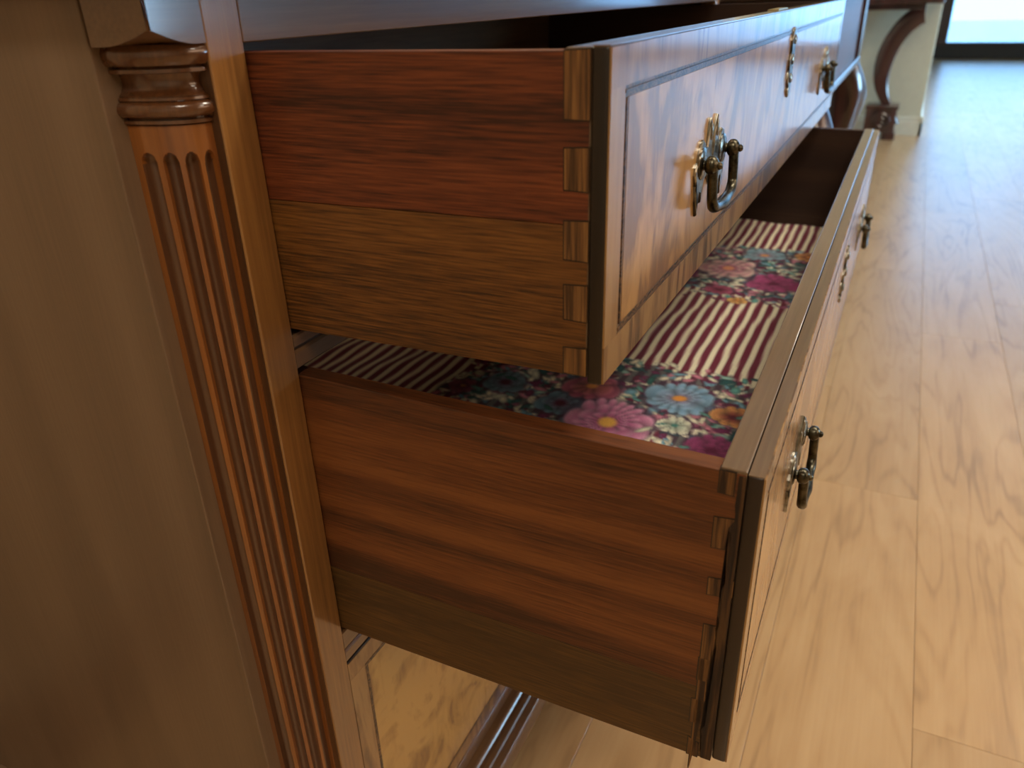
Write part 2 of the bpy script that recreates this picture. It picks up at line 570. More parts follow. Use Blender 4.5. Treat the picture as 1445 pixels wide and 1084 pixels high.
for sgn in (0, 1):
    f = (lambda x: x) if not sgn else mir
    xa, xb = sorted((f(XL), f(XL + 0.018)))
    obj('side_panel', box(xa, xb, NY, 0.565, ZB, ZT, bev=0.0009), 'panel', chest)
    xa, xb = sorted((f(-0.0255), f(-0.0012)))
    obj('stile', box(xa, xb, 0.0, 0.024, ZB, ZT, bev=0.0009), 'stile', chest)
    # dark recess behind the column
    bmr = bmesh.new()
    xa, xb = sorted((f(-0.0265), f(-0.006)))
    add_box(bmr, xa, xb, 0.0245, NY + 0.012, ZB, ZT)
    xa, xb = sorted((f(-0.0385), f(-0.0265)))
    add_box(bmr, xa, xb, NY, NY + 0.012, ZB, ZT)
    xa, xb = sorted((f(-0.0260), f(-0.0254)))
    add_box(bmr, xa, xb, 0.0012, 0.0246, ZB, 0.1555)  # added dark strip on the stile's inner face, recess shade put into colour
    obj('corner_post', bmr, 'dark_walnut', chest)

# quarter column: shaft with flutes that end in round tops
def column(sgn):
    ax, ay = -0.0262, NY - 0.0005         # axis in the inner corner of the recess
    a, b = 0.0205, 0.0345                 # radii towards the side and the front
    zt, zb = 0.1197, ZB
    flute_top = 0.1068
    nth = 113
    th = np.linspace(-0.02, PI / 2 + 0.02, nth)
    zs = [zt] + list(np.arange(flute_top + 0.001, flute_top - 0.009, -0.0006)) + list(np.linspace(flute_top - 0.012, zb + 0.02, 24)) + [zb]
    nf = 4
    w = math.radians(21.4)
    half = 0.36
    rows = []
    for z in zs:
        r = []
        for t in th:
            u = (t - math.radians(3.3)) / w
            d = abs((u - math.floor(u)) - 0.5) / half      # 0 at the flute's middle, 1 at its edge
            k = 0.0
            if 0 <= u < nf and d < 1:
                # round top: narrow the flute towards its end
                s = (flute_top - z) / 0.0062
                lim = 1.0 if s >= 1 else (math.sqrt(max(0, 1 - (1 - s) ** 2)) if s > 0 else 0)
                if d < lim:
                    k = math.sqrt(1 - (d / lim) ** 2) * min(1, lim)
            dep = 0.0056 * k ** 0.8
            x = ax - (a - dep) * math.cos(t)
            yy = ay - (b - dep) * math.sin(t)
            r.append((x, yy, z))
        r.append((ax, ay, z))
        rows.append(r)
    if sgn:
        rows = [[(mir(x), yy, z) for x, yy, z in r] for r in rows]
    bm = bmesh.new()
    add_loft(bm, rows)
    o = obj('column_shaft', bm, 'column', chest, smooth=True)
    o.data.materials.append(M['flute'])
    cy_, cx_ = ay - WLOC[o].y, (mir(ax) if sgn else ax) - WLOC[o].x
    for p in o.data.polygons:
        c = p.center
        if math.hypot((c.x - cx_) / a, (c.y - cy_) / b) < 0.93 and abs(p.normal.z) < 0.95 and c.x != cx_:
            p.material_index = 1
    # capital, turned: (scale of radius offset, z)
    prof = [(0.0040, 0.1560), (0.0050, 0.1546), (0.0058, 0.1528), (0.0058, 0.1508), (0.0052, 0.1486), (0.0040, 0.1470), (0.0010, 0.1467), (0.0006, 0.1457),
            (0.0032, 0.1454), (0.0034, 0.1438), (0.0028, 0.1434), (-0.0016, 0.1432), (-0.0026, 0.1410), (-0.0028, 0.1390), (-0.0024, 0.1370), (-0.0010, 0.1348),
            (0.0008, 0.1334), (0.0006, 0.1328), (0.0014, 0.1326), (0.0016, 0.1314), (0.0009, 0.1308), (0.0022, 0.1302), (0.0034, 0.1288), (0.0039, 0.1268), (0.0034, 0.1250),
            (0.0020, 0.1236), (-0.0010, 0.1233), (-0.0012, 0.1224), (0.0012, 0.1222), (0.0013, 0.1206), (0.0002, 0.1203), (-0.0006, 0.1197)]
    th2 = np.linspace(-0.02, PI / 2 + 0.02, 33)
    rows = []
    for dr, z in prof:
        r = [(ax - (a + dr) * math.cos(t), ay - (b + dr) * math.sin(t), z) for t in th2] + [(ax, ay, z)]
        if sgn:
            r = [(mir(x), yy, zz) for x, yy, zz in r]
        rows.append(r)
    bm = bmesh.new()
    add_loft(bm, rows)
    obj('column_capital', bm, 'capital', chest, smooth=True)
    # corner block over the capital, its underside scooped out towards the corner
    bm = bmesh.new()
    n = 13
    gx = np.linspace(XL, -0.0256, n)
    gy = np.linspace(0.0, NY - 0.002, n)
    def zbot(x, yy):
        d = math.hypot((x - XL) / 0.026, yy / 0.030)
        return 0.1558 + (0.0072 * (1 - d) ** 1.6 if d < 1 else 0)
    fx = mir if sgn else (lambda q: q)
    lo = [[bm.verts.new((fx(x), yy, zbot(x, yy))) for x in gx] for yy in gy]
    hi = [[bm.verts.new((fx(x), yy, ZT)) for x in gx] for yy in gy]
    for i in range(n - 1):
        for j in range(n - 1):
            bm.faces.new((lo[i][j], lo[i][j + 1], lo[i + 1][j + 1], lo[i + 1][j]))
            bm.faces.new((hi[i][j], hi[i][j + 1], hi[i + 1][j + 1], hi[i + 1][j]))
    for i in range(n - 1):
        bm.faces.new((lo[0][i], lo[0][i + 1], hi[0][i + 1], hi[0][i]))
        bm.faces.new((lo[-1][i], lo[-1][i + 1], hi[-1][i + 1], hi[-1][i]))
        bm.faces.new((lo[i][0], lo[i + 1][0], hi[i + 1][0], hi[i][0]))
        bm.faces.new((lo[i][-1], lo[i + 1][-1], hi[i + 1][-1], hi[i][-1]))
    edge = [e for e in bm.edges if all(abs(v.co.x - fx(XL)) < 1e-6 and abs(v.co.y) < 1e-6 for v in e.verts)]
    bmesh.ops.bevel(bm, geom=edge, offset=0.0012, segments=2, affect='EDGES')
    obj('corner_block', bm, 'panel' if False else 'rail', chest)
column(0)
column(1)

# rails between the drawers
xr0, xr1 = -0.0012, mir(-0.0012)
obj('top_rail', box(xr0, xr1, 0.0, 0.022, 0.1545, ZT, bev=0.0007), 'rail', chest)
def bead_rail(z1, z0, zg):
    bm = bmesh.new()
    prof = [(0.03, z1), (0.0012, z1), (0.0002, z1 - 0.0010), (0.0002, zg + 0.0022), (0.0016, zg + 0.0014), (0.0030, zg + 0.0006), (0.0034, zg), (0.0016, zg - 0.0004),
            (0.0003, zg - 0.0022), (0.0003, z0 + 0.001), (0.0012, z0), (0.03, z0)]
    add_loft(bm, [[(xr0, y, z) for y, z in prof], [(xr1, y, z) for y, z in prof]])
    return bm
obj('rail', bead_rail(-0.0046, -0.0262, -0.0138), 'rail', chest)
obj('rail', bead_rail(-0.2385, -0.2672, -0.2560), 'rail', chest)
obj('rail', box(xr0, xr1, 0.0, 0.022, ZB - 0.001, -0.5455, bev=0.0007), 'rail', chest)
for z in (-0.0200, -0.2600):
    obj('dust_board', box(xr0, xr1, 0.03, 0.555, z, z + 0.008), 'inner', chest)
obj('back_panel', box(XL + 0.018, XR - 0.018, 0.555, 0.563, ZB, ZT), 'inner', chest)
obj('inner_side', box(-0.006, -0.0012, NY + 0.012, 0.555, ZB, ZT), 'inner', chest)
obj('inner_side', box(mir(-0.0012), mir(-0.006), NY + 0.012, 0.555, ZB, ZT), 'inner', chest)

# top board
obj('top_board', box(XL - 0.018, XR + 0.018, -0.018, 0.575, ZT, ZT + 0.022, bev=0.005, seg=3), 'rail', chest)

# plinth moulding and feet
prof = [(0.0, ZB + 0.0005), (-0.006, ZB), (-0.010, ZB - 0.001), (-0.0115, ZB - 0.003), (-0.0145, ZB - 0.0032), (-0.017, ZB - 0.0022), (-0.021, ZB - 0.0030), (-0.0225, ZB - 0.0052),
        (-0.026, ZB - 0.0060), (-0.0305, ZB - 0.0075), (-0.0325, ZB - 0.0110), (-0.0325, ZB - 0.032), (0.0, ZB - 0.032)]
bm = bmesh.new()
add_loft(bm, [[(XL - 0.0 + d, d, z) for d, z in prof], [(XR - d, d, z) for d, z in prof]])
obj('plinth_moulding', bm, 'rail', chest, smooth=True)
bm = bmesh.new()
add_loft(bm, [[(XL + d, d, z) for d, z in prof], [(XL + d, 0.565, z) for d, z in prof]])
obj('plinth_moulding', bm, 'panel', chest, smooth=True)
bm = bmesh.new()
add_loft(bm, [[(XR - d, d, z) for d, z in prof], [(XR - d, 0.565, z) for d, z in prof]])
obj('plinth_moulding', bm, 'panel', chest, smooth=True)
obj('base_board', box(XL, XR, 0.0, 0.565, ZB - 0.03, ZB - 0.004), 'inner', chest)
for fx_ in (XL + 0.045, XR - 0.045):
    for fy in (0.02, 0.515):
        bm = bmesh.new()
        pr_ = [(0.040, ZF), (0.046, ZF + 0.008), (0.044, ZF + 0.02), (0.036, ZF + 0.032), (0.034, ZB - 0.032)]
        add_loft(bm, [[(fx_ + s * r, fy + t * r, z) for s, t in ((-1, -1), (1, -1), (1, 1), (-1, 1))] for r, z in pr_])
        obj('bracket_foot', bm, 'rail', chest)

# ------------------------------------------------------------------ drawers
TU, YU = -0.006797, 0.001782
TL, YL = 0.011068, -0.001900

def warp_u(p):
    x, y, z = p
    return (x + YU * y, y - YU * x, z + TU * y)

def warp_l(p):
    x, y, z = p
    return (x + YL * y, y - YL * x, z + TL * y)

def taper(warp, ztop, zbot, dt0, dt1, db0, db1, ylen):
    """the sides run out of true by a couple of millimetres: shift top and bottom edges along the depth"""
    def f(p):
        x, y, z = p
        s = min(1.0, max(0.0, -y / ylen))
        k = (z - zbot) / (ztop - zbot)
        dz = k * (dt0 + (dt1 - dt0) * s) + (1 - k) * (db0 + (db1 - db0) * s)
        return warp((x, y, z + dz))
    return f

def plate_outline():
    """pierced Chippendale-like backplate, half outline mirrored (u, v)"""
    half = [(0.0, -0.004), (0.0022, 0.002), (0.0035, 0.0115), (0.0060, 0.0190), (0.0092, 0.0250), (0.0118, 0.0205), (0.0128, 0.0140), (0.0150, 0.0085),
            (0.0190, 0.0082), (0.0222, 0.0118), (0.0262, 0.0140), (0.0312, 0.0128), (0.0345, 0.0085), (0.0362, 0.0020), (0.0415, -0.0005), (0.0428, -0.0050),
            (0.0400, -0.0095), (0.0375, -0.0125), (0.0385, -0.0180), (0.0370, -0.0240), (0.0335, -0.0320), (0.0312, -0.0250), (0.0300, -0.0175),
            (0.0270, -0.0190), (0.0245, -0.0255), (0.0222, -0.0185), (0.0195, -0.0120), (0.0140, -0.0098), (0.0085, -0.0125), (0.0040, -0.0150), (0.0, -0.0185)]
    left = [(-u, v) for u, v in half[1:-1]][::-1]
    return half + left

def handle(drawer, cx, cz, yf, warp):
    """bail pull: backplate, two posts with ball ends, swan-neck bail"""
    bm = bmesh.new()
    add_plate(bm, plate_outline(), yf, yf - 0.0020, 0.0009, cx, cz)
    for s in (-1, 1):
        add_lathe_y(bm, (cx + s * 0.0285, yf, cz), [(0.0098, -0.0018), (0.0098, -0.0026), (0.0080, -0.0036), (0.0, -0.0040)], 18)
        q = bmesh.ops.create_uvsphere(bm, u_segments=10, v_segments=6, radius=1)
        for w in q['verts']:
            w.co = Vector((cx + s * 0.0085 + w.co.x * 0.0022, yf - 0.002 + w.co.y * 0.0012, cz + 0.0165 + w.co.z * 0.0055))
    obj('handle_plate', bm, 'brass_light', drawer, smooth=True, warp=warp)
    yp = yf - 0.0090
    for s in (-1, 1):
        bm = bmesh.new()
        px = cx + s * 0.032
        add_lathe_y(bm, (px, yf, cz), [(0.0, -0.0010), (0.0046, -0.0012), (0.0046, -0.0030), (0.0032, -0.0040), (0.0030, -0.0050), (0.0042, -0.0054), (0.0055, -0.0066), (0.0059, -0.0086),
                                       (0.0055, -0.0106), (0.0040, -0.0122), (0.0024, -0.0130), (0.0025, -0.0140), (0.0016, -0.0152), (0.0, -0.0156)], 18)
        obj('handle_post', bm, 'brass', drawer, smooth=True, warp=warp)
    bm = bmesh.new()
    h = 0.0310
    pts = [(-0.0320, 0.001), (-0.0318, -0.008), (-0.0316, -0.017), (-0.0310, -0.0220), (-0.0272, -0.0264), (-0.0205, -0.0284), (-0.010, -0.0294), (0.0, -0.0300)]
    pts = pts + [(-u, v) for u, v in pts[:-1][::-1]]
    path = smooth_path([(cx + u, yp - 0.0005 - 0.05 * -v, cz + v) for u, v in pts], 4)
    nP = len(path)
    rad = [0.0033 + 0.0011 * math.exp(-((i / (nP - 1) - 0.5) / 0.07) ** 2) + 0.0004 * math.exp(-((abs(i / (nP - 1) - 0.5) - 0.22) / 0.06) ** 2) for i in range(nP)]
    add_tube(bm, path, rad, 12)
    obj('bail_handle', bm, 'brass', drawer, smooth=True, warp=warp)

def escutcheon(drawer, cx, cz, yf, warp, s=1.0):
    half = [(0.0, 0.0320), (0.0035, 0.0305), (0.0070, 0.0262), (0.0088, 0.0205), (0.0074, 0.0150), (0.0050, 0.0115), (0.0082, 0.0085), (0.0105, 0.0035), (0.0098, -0.0020), (0.0066, -0.0058),
            (0.0088, -0.0095), (0.0094, -0.0145), (0.0070, -0.0190), (0.0042, -0.0215), (0.0060, -0.0245), (0.0048, -0.0285), (0.0, -0.0320)]
    out = half + [(-u, v) for u, v in half[1:-1]][::-1]
    bm = bmesh.new()
    add_plate(bm, [(u * s * 1.35, v * s) for u, v in out], yf, yf - 0.0020, 0.0009, cx, cz)
    for v, r in ((0.021, 0.0042), (0.003, 0.0050), (-0.014, 0.0044)):
        add_lathe_y(bm, (cx, yf, cz + v * s), [(r, -0.0015), (r, -0.0030), (r * 0.7, -0.0036), (r * 0.45, -0.0024), (0.0, -0.0024)], 12)
    obj('escutcheon', bm, 'brass_light', drawer, smooth=True, warp=warp)

def drawer_box(label, W, D, YB, zt, zb, zj, su, tu, fzt, fzb, warp, sidewarp, matA, matB, liner_z, pins, pin_mat, seam, extra_front=0.0):
    """one dovetailed drawer: backing front, back and bottom are the drawer's own mesh"""
    th = 0.012
    bm = bmesh.new()
    add_box(bm, 0.0004, W - 0.0004, -D, -D + su, fzb + 0.003, zt + 0.0010, bev=0.0006)
    add_box(bm, th, W - th, YB - 0.012, YB, zb + 0.012, zt - 0.006, bev=0.0006)
    add_box(bm, th * 0.5, W - th * 0.5, -D + su, YB - 0.006, zb + 0.010, zb + 0.016)
    dr = obj('drawer', bm, 'sub_front', chest, warp=warp, label=label)
    # two boards glued up per side; near side first
    for xa, xb in ((0.0, th), (W - th, W)):
        near = xa < 0.1  # far boards take the darker interior colour to stand in for shade
        bm = box(xa, xb, -D + su * 0.02 + 0.0002, YB, zj + 0.00012, zt, bev=0.0005)
        obj('side_board', bm, matA if near else 'inner', dr, warp=sidewarp)
        obj('side_board', box(xa, xb, -D + su * 0.02 + 0.0002, YB, zb, zj - 0.00012, bev=0.0005), matB if near else 'inner', dr, warp=sidewarp)
    for pl in pins:
        ya, yb_, z1, z0, z1b, z0b = pl
        bm = bmesh.new()
        add_loft(bm, [[(x, ya, z1), (x, ya, z0), (x, yb_, z0b), (x, yb_, z1b)] for x in (0.004, -0.00035)])
        obj('dovetail_pin', bm, pin_mat, dr, warp=warp)
        g = 0.0006
        bm = bmesh.new()
        add_loft(bm, [[(x, ya + g, z1 + g), (x, ya + g, z0 - g), (x, yb_, z0b - g), (x, yb_, z1b + g)] for x in (0.004, -0.00015)])
        obj('dovetail_joint', bm, 'front_edge', dr, warp=warp)
    # show front laid over the backing: a dark edged panel, veneers, crossbanding and stringing
    x0, x1 = -0.0002, W
    y0, y1 = -D - tu, -D - 0.0002
    obj('front_panel', box(x0, x1, y0 + 0.0006, y1, fzb, fzt, bev=0.0016, seg=3), 'front_edge', dr, warp=warp, smooth=True)
    obj('top_edge', box(x0 + 0.0006, x1 - 0.0006, y0 + 0.0008, y1 - 0.0004, fzt - 0.0004, fzt + 0.0002), 'sub_front', dr, warp=warp)
    bw, iw = 0.0200, 0.0050
    yv0, yv1 = y0, y0 + 0.0012
    xi0, xi1, zi0, zi1 = x0 + bw, x1 - bw, fzb + bw, fzt - bw + 0.003
    e = 0.0007
    cuts = [xi0 + iw] + seam + [xi1 - iw]
    for a, b_ in zip(cuts[:-1], cuts[1:]):
        obj('veneer_panel', box(a + 0.0001, b_ - 0.0001, yv0, yv1, zi0 + iw, zi1 - iw), 'burl', dr, warp=warp)
    for q in ((x0 + e, x1 - e, zi1, fzt - e), (x0 + e, x1 - e, fzb + e, zi0), (x0 + e, xi0, zi0, zi1), (xi1, x1 - e, zi0, zi1)):
        obj('crossband', box(q[0], q[1], yv0, yv1, q[2], q[3]), 'band', dr, warp=warp)
    for q in ((xi0, xi1, zi1 - iw, zi1), (xi0, xi1, zi0, zi0 + iw), (xi0, xi0 + iw, zi0 + iw, zi1 - iw), (xi1 - iw, xi1, zi0 + iw, zi1 - iw)):
        bm = bmesh.new()
        hor = (q[1] - q[0]) > (q[3] - q[2])
        w3 = iw / 3
        for i in range(3):
            yy = yv0 - (0.0003 if i == 1 else -0.0002)
            if hor:
                add_box(bm, q[0], q[1], yy, yv1, q[2] + i * w3 + 0.0001, q[2] + (i + 1) * w3 - 0.0001)
            else:
                add_box(bm, q[0] + i * w3 + 0.0001, q[0] + (i + 1) * w3 - 0.0001, yy, yv1, q[2], q[3])
        obj('inlay_band', bm, 'inlay', dr, warp=warp)
    return dr, y0

pinsU = [(-0.1720 - 0.0000, -0.1836, a, b, a + 0.0006, b - 0.0004) for a, b in ((0.1496, 0.1228), (0.1104, 0.0926), (0.0782, 0.0606), (0.0478, 0.0308), (0.0156, 0.0022))]
WU = 1.066
swu = taper(warp_u, 0.150, 0.0, 0.0008, -0.0003, -0.0026, 0.0013, 0.1837)
du, yfu = drawer_box('upper open drawer with burl front and red-brown dovetailed sides', WU, 0.18372, 0.30, 0.150, 0.0, 0.07611, 0.0114, 0.00875, 0.15151, -0.00212,
                     warp_u, swu, 'side_red', 'side_yellow', None, pinsU, 'pin', [0.200, 0.533, 0.866])
for hx in (0.200, 0.866):
    handle(du, hx, 0.0735, yfu, warp_u)
escutcheon(du, 0.533, 0.1040, yfu, warp_u)
bm = box(0.505, 0.561, -0.1805, -0.1715, 0.1505, 0.1524, bev=0.0005)
obj('lock_plate', bm, 'white_brass', du, warp=warp_u)
bm = box(0.512, 0.554, -0.1720, -0.1690, 0.1180, 0.1520, bev=0.0005)
obj('lock_case', bm, 'white_brass', du, warp=warp_u)

WLD = 1.0734
DL = 0.26527
pins_l = []
for (ya, yb_, a, b, a2, b2) in ((-0.2528, -0.2606, -0.0345, -0.0468, -0.0345, -0.0472), (-0.2524, -0.2652, -0.0620, -0.0806, -0.0606, -0.0792), (-0.2528, -0.2655, -0.1003, -0.1112, -0.0988, -0.1095),
                                (-0.2530, -0.2625, -0.1322, -0.2494, -0.1312, -0.1414), (-0.2524, -0.2622, -0.1568, -0.1734, -0.1560, -0.1722), (-0.2508, -0.2622, -0.1890, -0.2078, -0.1872, -0.2052),
                                (-0.2512, -0.2575, -0.2202, -0.2346, -0.2235, -0.2346)):
    t = 0.0028
    pins_l.append((ya, yb_, a + t, b + t, a2 + t, b2 + t))
swl = taper(warp_l, -0.0310, -0.2336, 0.0021, -0.0008, -0.0028, 0.0022, 0.2653)
dl, yfl = drawer_box('lower open drawer, deeper, with brown two-board side', WLD, DL, 0.262, -0.0310, -0.2336, -0.17756, 0.01264, 0.00889, -0.03133, -0.22913,
                     warp_l, swl, 'side_brown', 'side_olive', None, pins_l, 'pin_dark', [0.200, 0.5367, 0.873])
# dark rough strip of the backing's end beside the pins
bm = bmesh.new()
rs = random.Random(3)
zz = np.linspace(-0.0325, -0.2310, 46)
left = []
for z in zz:
    left.append(-DL + 0.0032 + 0.0030 * rs.random() * (1 if z < -0.06 else 0.3) + 0.0018 * max(0, min(1, (-z - 0.08) / 0.1)))
add_loft(bm, [[(x, yl, z) for yl, z in zip(left, zz)] + [(x, -DL + 0.0002, z) for z in zz[::-1]] for x in (0.004, -0.0004)], cap=False)
fs = [bm.faces.new([v for v in bm.verts if abs(v.co.x - x) < 1e-6]) for x in (-0.0004,)]
bmesh.ops.triangulate(bm, faces=fs)
obj('front_end_grain', bm, 'end_dark', dl, warp=warp_l)
for hx in (0.200, 0.873):
    handle(dl, hx, -0.1290, yfl, warp_l)
escutcheon(dl, 0.5367, -0.1000, yfl, warp_l)

# closed third drawer
bm = bmesh.new()
add_box(bm, 0.006, WU - 0.006, 0.012, 0.40, -0.535, -0.280)
d3 = obj('drawer', bm, 'inner', chest, label='closed bottom drawer with burl front')
z31, z30 = -0.2692, -0.5445
obj('front_panel', box(xr0 + 0.0001, xr1 - 0.0001, 0.0008, 0.0118, z30, z31, bev=0.0012), 'front_edge', d3)
xi0, xi1, zi0, zi1 = 0.018, xr1 - 0.018, z30 + 0.018, z31 - 0.018
iw = 0.003
cuts = [xi0 + iw, 0.200, 0.533, 0.866, xi1 - iw]
for a, b_ in zip(cuts[:-1], cuts[1:]):
    obj('veneer_panel', box(a + 0.0001, b_ - 0.0001, 0.0002, 0.0013, zi0 + iw, zi1 - iw), 'burl_dark', d3)
for q in ((xr0 + 0.0002, xr1 - 0.0015, zi1, z31 - 0.0012), (xr0 + 0.0002, xr1 - 0.0015, z30 + 0.0012, zi0), (xr0 + 0.0002, xi0, zi0, zi1), (xi1, xr1 - 0.0015, zi0, zi1)):
    obj('crossband', box(q[0], q[1], 0.0002, 0.0013, q[2] + 0.0001, q[3] - 0.0001), 'band', d3)
for q in ((xi0, xi1, zi1 - iw, zi1), (xi0, xi1, zi0, zi0 + iw), (xi0, xi0 + iw, zi0 + iw, zi1 - iw), (xi1 - iw, xi1, zi0 + iw, zi1 - iw)):
    obj('inlay_band', box(q[0], q[1], 0.0000, 0.0013, q[2], q[3]), 'inlay', d3)

# ------------------------------------------------------------------ fabric liner in the lower drawer
def srgb_lin(c):
    c = np.asarray(c, float) / 255.0
    return np.where(c <= 0.04045, c / 12.92, ((c + 0.055) / 1.055) ** 2.4)

def make_liner():
    x0, x1, y0, y1 = 0.0122, WLD - 0.0122, -DL + 0.0128, 0.249
    st = 0.002
    nx, ny = int((x1 - x0) / st), int((y1 - y0) / st)
    xs = np.linspace(x0, x1, nx)
    ys = np.linspace(y0, y1, ny)
    X, Y = np.meshgrid(xs, ys)
    rng = np.random.default_rng(11)
    CREAM, MAR = np.array((238, 230, 200.)), np.array((112, 26, 54.))
    per = 0.0135
    ph = ((Y + 0.3 + 0.0012 * np.sin(X * 21)) / per) % 1.0
    s = np.clip((np.abs(ph - 0.5) - 0.21) / 0.05, 0, 1)[..., None]
    C = CREAM * (1 - s) + MAR * s
    def blend(mask, col):
        nonlocal C
        C = C * (1 - mask[..., None]) + np.array(col, float) * mask[..., None]
    def ell(cx, cy, a, b, ang, soft=0.25):
        dx, dy = X - cx, Y - cy
        u = dx * math.cos(ang) + dy * math.sin(ang)
        v = -dx * math.sin(ang) + dy * math.cos(ang)
        return np.clip((1 - np.hypot(u / a, v / b)) / soft, 0, 1)
    def leaf(cx, cy, a, b, ang, colr):
        i0, i1 = np.searchsorted(xs, (cx - a, cx + a))
        j0, j1 = np.searchsorted(ys, (cy - a, cy + a))
        if i1 <= i0 or j1 <= j0:
            return
        dx, dy = X[j0:j1, i0:i1] - cx, Y[j0:j1, i0:i1] - cy
        u = dx * math.cos(ang) + dy * math.sin(ang)
        v = -dx * math.sin(ang) + dy * math.cos(ang)
        q = np.hypot(u / a, v / b)
        m = np.clip((1 - q) / 0.3, 0, 1)[..., None]
        tone = np.array(colr, float) * (1.12 - 0.4 * np.clip(q, 0, 1)[..., None] + 0.10 * np.clip(v / b, -1, 1)[..., None])
        C[j0:j1, i0:i1] = C[j0:j1, i0:i1] * (1 - m) + np.clip(tone, 0, 255) * m
    # bands of foliage, their edges ragged with leaves
    cols = [(48, 116, 112), (60, 128, 122), (98, 166, 158), (160, 200, 188), (120, 170, 190), (228, 224, 198), (236, 228, 204), (206, 130, 150), (40, 92, 96), (104, 26, 60), (120, 40, 88), (96, 136, 160), (170, 90, 126), (176, 200, 184)]
    bands = [(0.345, 0.088, -0.26, 0.075), (0.780, 0.125, -0.26, 0.249), (0.02, 0.05, -0.26, 0.249)]
    for bc, bh, ya, yb in bands:
        inside = np.clip((bh * (0.86 + 0.12 * np.sin(Y * 95) + 0.06 * np.sin(Y * 230 + 1)) - np.abs(X - bc)) / 0.006, 0, 1) * np.clip((yb - 0.012 * np.sin(X * 60) - Y) / 0.006, 0, 1)
        blend(inside * 0.75, (60, 62, 72))
        nl = int(13000 * bh * (yb - ya) / 0.33)
        for _ in range(nl):
            cx = bc + rng.uniform(-1, 1) * bh * 1.02
            cy = rng.uniform(ya, yb + 0.006)
            if np.abs(cx - bc) > bh * 0.9 and rng.random() < 0.5:
                continue
            a = rng.uniform(0.004, 0.0105)
            k = int(((cx * 38) % 1.0 * 0.35 + (cy * 29) % 1.0 * 0.25 + rng.random() * 0.4) * len(cols)) % len(cols)
            leaf(cx, cy, a, a * rng.uniform(0.35, 0.65), rng.uniform(0, PI), cols[k])
    def flower(cx, cy, r, outer, edge, inner, core, petals=9, rows=3, seed=0):
        rg = np.random.default_rng(seed)
        dx, dy = X - cx, Y - cy
        rr = np.hypot(dx, dy)
        tt = np.arctan2(dy, dx)
        blend(np.clip((r * 1.08 - rr) / (r * 0.1), 0, 1) * 0.5, (70, 40, 70))
        for k in range(rows):
            R = r * (1 - 0.26 * k)
            sh = rg.uniform(0, PI)
            pet = np.abs(np.cos((tt + sh + 0.35 * np.sin(tt * 2 + k) + 6 * rr) * petals / 2))
            lim = R * (0.84 + 0.16 * pet ** 0.7 + 0.06 * np.sin(tt * 3 + sh))
            m = np.clip((lim - rr) / (0.08 * r), 0, 1)
            f = np.clip(rr / np.maximum(lim, 1e-6), 0, 1)[..., None]
            base = np.array(outer, float) * (1 - k / rows) + np.array(inner, float) * (k / rows)
            shade = 0.62 + 0.38 * (pet[..., None] ** 0.8)
            colr = (base * (1 - f ** 2) * 0.85 + np.array(edge, float) * f ** 2) * shade + 8
            C[...] = C * (1 - m[..., None]) + colr * m[..., None]
        blend(np.clip((r * 0.24 - rr) / (r * 0.1), 0, 1), core)
    O, B_ = (222, 150, 70), (110, 156, 196)
    flower(0.305, -0.045, 0.026, (70, 110, 140), (120, 160, 180), (150, 40, 80), (90, 20, 50), 7, 3, 1)
    flower(0.350, -0.062, 0.032, (150, 40, 84), (200, 110, 130), (214, 140, 80), O, 7, 2, 2)
    flower(0.288, -0.100, 0.046, (190, 70, 130), (232, 170, 200), (190, 78, 136), (240, 184, 84), 15, 5, 3)
    flower(0.362, -0.150, 0.037, (92, 138, 184), (150, 190, 214), (206, 110, 140), (226, 150, 60), 11, 4, 4)
    flower(0.345, -0.206, 0.022, (180, 90, 60), (228, 170, 96), (120, 24, 50), (90, 16, 40), 6, 2, 5)
    flower(0.276, -0.200, 0.027, (120, 30, 84), (164, 70, 120), (140, 40, 90), (100, 20, 60), 8, 3, 6)
    flower(0.305, -0.160, 0.018, (200, 205, 180), (230, 228, 205), (150, 180, 165), (70, 130, 122), 7, 2, 7)
    flower(0.325, 0.025, 0.024, (60, 100, 118), (120, 150, 165), (120, 36, 70), (80, 20, 40), 8, 3, 8)
    flower(0.300, 0.062, 0.016, (120, 36, 70), (170, 90, 110), (120, 36, 70), (200, 140, 80), 6, 2, 9)
    flower(0.785, -0.112, 0.044, (176, 56, 112), (232, 214, 190), (196, 84, 130), (222, 150, 110), 9, 4, 10)
    flower(0.868, -0.150, 0.034, (96, 140, 170), (150, 185, 195), (190, 100, 130), (214, 150, 90), 10, 3, 11)
    flower(0.742, -0.182, 0.038, (140, 34, 92), (178, 76, 126), (150, 44, 96), (100, 20, 60), 9, 3, 12)
    flower(0.655, -0.150, 0.014, (220, 150, 70), (236, 190, 110), (200, 110, 60), O, 6, 2, 13)
    flower(0.690, -0.120, 0.020, (150, 40, 84), (190, 90, 120), (120, 24, 60), (90, 16, 40), 7, 2, 14)
    flower(0.880, -0.212, 0.022, (200, 120, 60), (230, 170, 100), (150, 60, 60), O, 7, 2, 15)
    flower(0.80, -0.02, 0.040, (96, 140, 170), (150, 185, 195), (190, 100, 130), (214, 150, 90), 10, 3, 16)
    for i in range(46):
        a = rng.uniform(0.006, 0.012)
        cx, cy, ang = rng.uniform(0.25, 0.43), rng.uniform(-0.25, 0.07), rng.uniform(0, PI)
        if min(math.hypot(cx - 0.288, cy + 0.100), math.hypot(cx - 0.362, cy + 0.150), math.hypot(cx - 0.350, cy + 0.062)) > 0.034:
            leaf(cx, cy, a, a * 0.38, ang, [(44, 104, 98), (96, 150, 140), (214, 214, 190), (38, 84, 88)][i % 4])
    Z = -0.1900 + 0.0012 * np.sin(X * 37 + Y * 23) * np.cos(Y * 41) + 0.0006 * np.sin(X * 90 + Y * 70)
